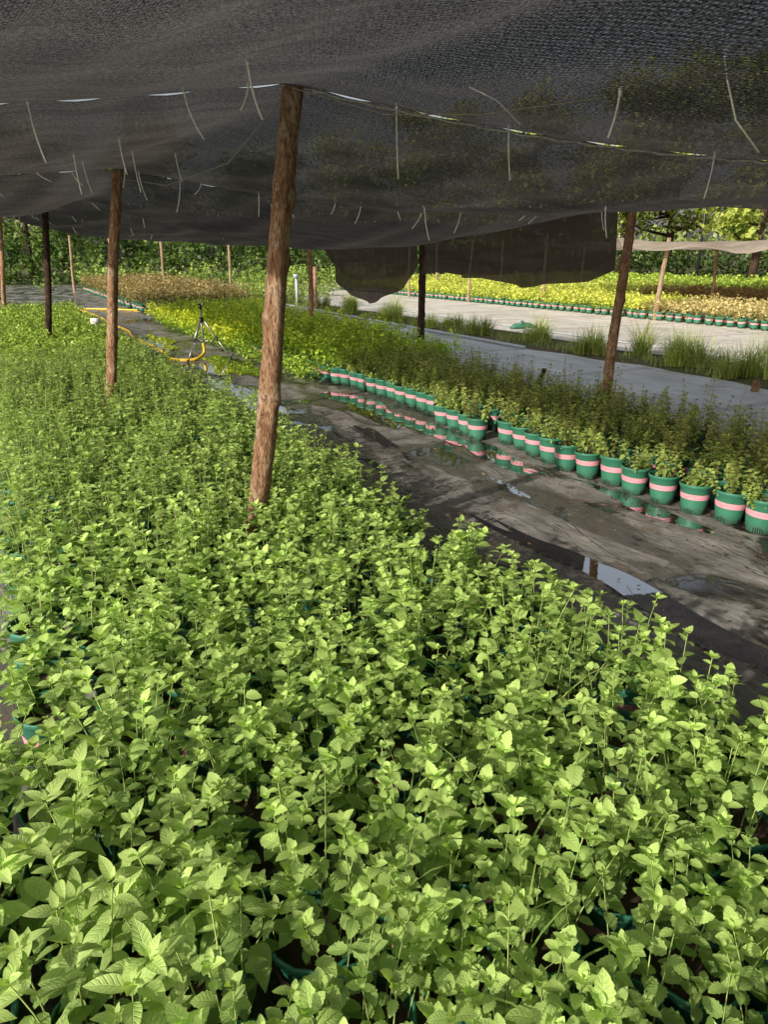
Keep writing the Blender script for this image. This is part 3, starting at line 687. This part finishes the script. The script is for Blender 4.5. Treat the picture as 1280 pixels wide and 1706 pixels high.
# ---------------------------------------------------------------- background vegetation
def leafcloud(ch,cx,cy,cz,rx,ry,rz,n,size,c0,c1,shell=0.5):
    d=rng.normal(0,1,(n,3)); d/=np.linalg.norm(d,axis=1)[:,None]
    r=rng.random(n)**shell
    p=np.array([cx,cy,cz])+d*r[:,None]*np.array([rx,ry,rz])
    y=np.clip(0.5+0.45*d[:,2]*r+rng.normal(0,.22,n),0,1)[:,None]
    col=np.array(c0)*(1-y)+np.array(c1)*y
    place(ch,T_one,p,rng.uniform(0,6.28,n),rng.normal(0,.6,n),rng.normal(0,.7,n),size*rng.uniform(.5,1.4,n),np.clip(col,0,1))
hd=Chunk()
for x in np.arange(-48,3,0.9):
    top=3.0+0.5*math.sin(x*.7)+random.uniform(-.4,.4)
    for z in np.arange(0.4,top,0.8):
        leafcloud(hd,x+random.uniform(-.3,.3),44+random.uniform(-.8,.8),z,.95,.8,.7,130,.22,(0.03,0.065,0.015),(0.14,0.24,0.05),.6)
hd.build('hedge',[M_tree])
hd=Chunk()
for x in np.arange(2,62,1.0):
    top=1.9+0.3*math.sin(x*.5)+random.uniform(-.3,.3)
    for z in np.arange(0.4,top,0.75):
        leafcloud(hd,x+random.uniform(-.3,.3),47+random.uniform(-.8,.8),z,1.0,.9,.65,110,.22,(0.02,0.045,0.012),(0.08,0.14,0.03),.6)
hd.build('hedge',[M_tree])
wd=Chunk()
for _ in range(90):
    x=random.uniform(-16,0); y=random.uniform(34,42); leafcloud(wd,x,y,random.uniform(.2,.7),.6,.6,random.uniform(.4,.8),90,.14,(0.07,0.14,0.03),(0.34,0.46,0.1))
for _ in range(40):
    x=random.uniform(-6,-2.2); y=random.uniform(24,33); leafcloud(wd,x,y,.25,.5,.5,.4,80,.1,(0.08,0.15,0.03),(0.36,0.46,0.1))
wd.build('tall_weeds',[M_tree])
def tree(x,y,h,cr,c0=(0.05,0.10,0.02),c1=(0.16,0.24,0.04),name='tree',nl=260,sz=.3,lo=.2):
    ch=Chunk(); r0=h*0.018
    lean=Vector((random.uniform(-.5,.5),random.uniform(-.5,.5),0))
    tp=[Vector((x,y,0))+lean*t+Vector((0,0,h*.85*t)) for t in (0,.2,.4,.6,.8,1)]
    tube(ch,tp,[r0*(1.25-t) for t in (0,.2,.4,.6,.8,1)],9,1,jit=.06)
    for i in range(17):
        f=random.uniform(lo,.95); b=Vector((x,y,0))+lean*f+Vector((0,0,h*.85*f)); a=random.uniform(0,6.28)
        Lb=cr*random.uniform(.55,1.05)*(1.15-f*.55); e=b+Vector((math.cos(a)*Lb,math.sin(a)*Lb,Lb*random.uniform(.05,.55)))
        mid=(b+e)/2+Vector((0,0,-.1*Lb)); tube(ch,[b,mid,e],[r0*.45,r0*.28,r0*.1],6,1)
        for q in (mid,e,(mid+e)/2+Vector((random.uniform(-.5,.5),random.uniform(-.5,.5),.4))):
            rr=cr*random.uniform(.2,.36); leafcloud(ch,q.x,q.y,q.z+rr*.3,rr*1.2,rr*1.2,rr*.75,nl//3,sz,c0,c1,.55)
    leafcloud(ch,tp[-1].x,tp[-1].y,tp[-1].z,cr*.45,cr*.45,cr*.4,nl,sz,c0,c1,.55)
    ch.build(name,[M_tree,M_bark_dark])
for (x,y,h,cr) in [(10,52,12,4.2),(15.5,50,13,4.5),(20,54,15,5),(25,49,14,4.6),(30,53,16,5.5),(36,50,14,5),(17.5,36,10,3.4),(23,40,11,3.8),(4,56,11,4),(-2,58,10,4),(43,56,15,5)]:
    tree(x,y,h,cr,c0=(0.1,0.16,0.03),c1=(0.62,0.68,0.16),nl=420,lo=.2)
for (x,y,h,cr) in [(-9,56,9,4),(-17,58,11,4.5),(-26,56,11,4.6),(-34,58,12,5)]: tree(x,y,h,cr,nl=330)
dt=Chunk()
for x in np.arange(-140,150,5):
    hh=4.8 if x<5 else 2.9
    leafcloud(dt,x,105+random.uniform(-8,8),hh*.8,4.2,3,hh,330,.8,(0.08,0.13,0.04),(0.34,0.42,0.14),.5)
dt.build('distant_trees',[M_tree])
lp=Chunk(); tube(lp,[(19,46,0),(19,46,6.5)],.09,8,0); tube(lp,[(19,46,6.4),(19.8,46,6.8),(20.4,46,6.8)],.05,8,0); box(lp,(20.7,46,6.78),(.7,.25,.1),0); lp.build('street_lamp',[M_blackp])

# ---------------------------------------------------------------- light, sky, camera
EL=math.radians(22); dx,dy=-0.70,-0.71
nrm=math.hypot(dx,dy); dx/=nrm; dy/=nrm
sd=Vector((dx*math.cos(EL),dy*math.cos(EL),math.sin(EL)))
sl=bpy.data.lights.new('sun','SUN'); sl.energy=5.0; sl.angle=math.radians(0.8); sl.color=(1.0,0.92,0.79)
so=bpy.data.objects.new('sun',sl); so.rotation_euler=sd.to_track_quat('Z','Y').to_euler(); so.location=(-10,-10,12); sc.collection.objects.link(so)
w=bpy.data.worlds.new("World"); sc.world=w; w.use_nodes=True; nt=w.node_tree; nt.nodes.clear()
sk=nt.nodes.new('ShaderNodeTexSky'); sk.sky_type='NISHITA'; sk.sun_disc=False; sk.sun_elevation=EL; sk.sun_rotation=math.atan2(dx,dy)%(2*math.pi); sk.dust_density=4.0; sk.ozone_density=0.6
hsv=nt.nodes.new('ShaderNodeHueSaturation'); hsv.inputs['Saturation'].default_value=0.5
bg=nt.nodes.new('ShaderNodeBackground'); bg.inputs[1].default_value=0.15; o=nt.nodes.new('ShaderNodeOutputWorld')
nt.links.new(sk.outputs[0],hsv.inputs['Color']); nt.links.new(hsv.outputs[0],bg.inputs[0]); nt.links.new(bg.outputs[0],o.inputs[0])
cam=bpy.data.cameras.new('camera'); co=bpy.data.objects.new('camera',cam); sc.collection.objects.link(co)
cam.sensor_fit='VERTICAL'; cam.sensor_height=36; cam.sensor_width=27; cam.lens=1200/1706*36; cam.clip_start=0.05; cam.clip_end=2000
co.location=(0,0,1.6); co.rotation_euler=(math.radians(90-19.65),0,0); sc.camera=co
sc.view_settings.view_transform='Standard'; sc.view_settings.look='None'; sc.view_settings.exposure=0
